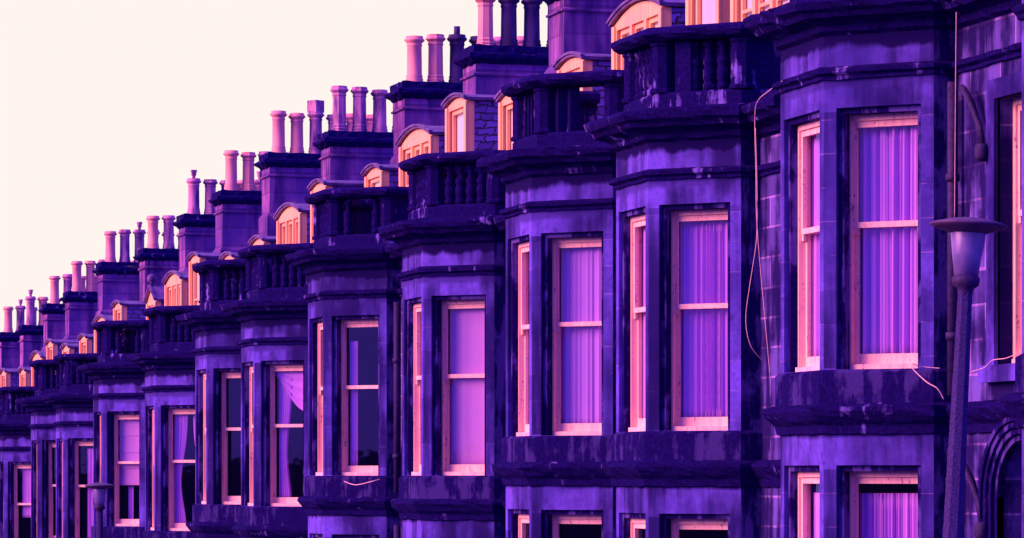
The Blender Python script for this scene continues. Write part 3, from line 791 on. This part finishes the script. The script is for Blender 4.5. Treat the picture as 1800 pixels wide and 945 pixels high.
# ------------------------------------------------------------------ ground
def sheet(name, x0, x1, ya, yb, dz, mat, thick=None):
    mb = MB()
    if thick is None:
        n = 12
        for j in range(n+1):
            y = ya+(yb-ya)*j/n; mb.v += [(x0, y, ground_z(y)+dz), (x1, y, ground_z(y)+dz)]
        for j in range(n): mb.face([2*j, 2*j+1, 2*j+3, 2*j+2])
    else:
        mb.hexa([(x0,ya,ground_z(ya)+dz-thick),(x1,ya,ground_z(ya)+dz-thick),(x1,yb,ground_z(yb)+dz-thick),(x0,yb,ground_z(yb)+dz-thick),
                 (x0,ya,ground_z(ya)+dz),(x1,ya,ground_z(ya)+dz),(x1,yb,ground_z(yb)+dz),(x0,yb,ground_z(yb)+dz)])
    return structure(mb.build(name, mat))
sheet('ground', -900, 900, -300, 1500, -.18, M['dark_ground'])
sheet('road', -2.2, 7.6, -60, 300, -.13, M['asphalt'])
sheet('pavement', 7.75, 11.4, -60, 300, 0, M['paving'], .3)
sheet('kerb', 7.6, 7.748, -60, 300, .0, M['paving'], .3)

# ------------------------------------------------------------------ light, sky, camera
SUN_AZ = (-.97, .04); EL = radians(25)
sd = bpy.data.lights.new('sun', 'SUN'); sd.energy = 4.6; sd.angle = radians(40); sd.color = (1.0, .33, .34)
so = bpy.data.objects.new('sun', sd); COL.objects.link(so)
from mathutils import Vector
n = math.hypot(*SUN_AZ); dirv = Vector((SUN_AZ[0]/n*cos(EL), SUN_AZ[1]/n*cos(EL), sin(EL)))
so.rotation_euler = dirv.to_track_quat('Z', 'Y').to_euler(); so.location = (-20, 0, 30)

w = bpy.data.worlds.new('World'); S.world = w; w.use_nodes = True
t = w.node_tree; t.nodes.clear()
def N(k, **a):
    x = t.nodes.new(k)
    for q, v_ in a.items(): setattr(x, q, v_)
    return x
out = N('ShaderNodeOutputWorld'); bg = N('ShaderNodeBackground'); bg.inputs[1].default_value = .1
sky = N('ShaderNodeTexSky', sky_type='NISHITA', sun_disc=False); sky.sun_elevation = EL; sky.sun_rotation = math.atan2(SUN_AZ[0], SUN_AZ[1])
tint = N('ShaderNodeMix', data_type='RGBA', blend_type='MULTIPLY'); tint.inputs[0].default_value = 1
t.links.new(sky.outputs[0], tint.inputs[6]); tint.inputs[7].default_value = (.02, .012, .4, 1)
add = N('ShaderNodeMix', data_type='RGBA', blend_type='ADD'); add.inputs[0].default_value = 1
t.links.new(tint.outputs[2], add.inputs[6]); add.inputs[7].default_value = (1.7, .75, 8.0, 1)      # flat violet fill added to the sky to tint all faces
# pale glow of the low bright sky at the far end of the street
co = N('ShaderNodeTexCoord'); dp = N('ShaderNodeVectorMath', operation='DOT_PRODUCT'); gd = Vector((.20, .97, .08)).normalized()
t.links.new(co.outputs['Generated'], dp.inputs[0]); dp.inputs[1].default_value = gd
mr = N('ShaderNodeMapRange'); mr.interpolation_type = 'SMOOTHSTEP'; t.links.new(dp.outputs['Value'], mr.inputs[0]); mr.inputs[1].default_value = .80; mr.inputs[2].default_value = .94
mx = N('ShaderNodeMix', data_type='RGBA'); t.links.new(mr.outputs[0], mx.inputs[0]); t.links.new(add.outputs[2], mx.inputs[6]); mx.inputs[7].default_value = (5.9, 5.22, 4.95, 1)
t.links.new(mx.outputs[2], bg.inputs[0]); t.links.new(bg.outputs[0], out.inputs[0])

cd = bpy.data.cameras.new('camera'); cam = bpy.data.objects.new('camera', cd); COL.objects.link(cam)
cam.location = (0, 0, 0); cam.rotation_euler = (radians(90), 0, -ALPHA)
cd.sensor_width = 36; cd.lens = F/1800*36; cd.shift_y = (836-472.5)/1800; cd.clip_end = 3000; cd.clip_start = .5
S.camera = cam
S.view_settings.view_transform = 'Standard'; S.view_settings.look = 'None'; S.view_settings.exposure = .8; S.view_settings.gamma = 1
S.view_settings.use_curve_mapping = False
S.cycles.max_bounces = 8; S.cycles.transparent_max_bounces = 12; S.cycles.caustics_reflective = False; S.cycles.caustics_refractive = False
S.cycles.use_denoising = True
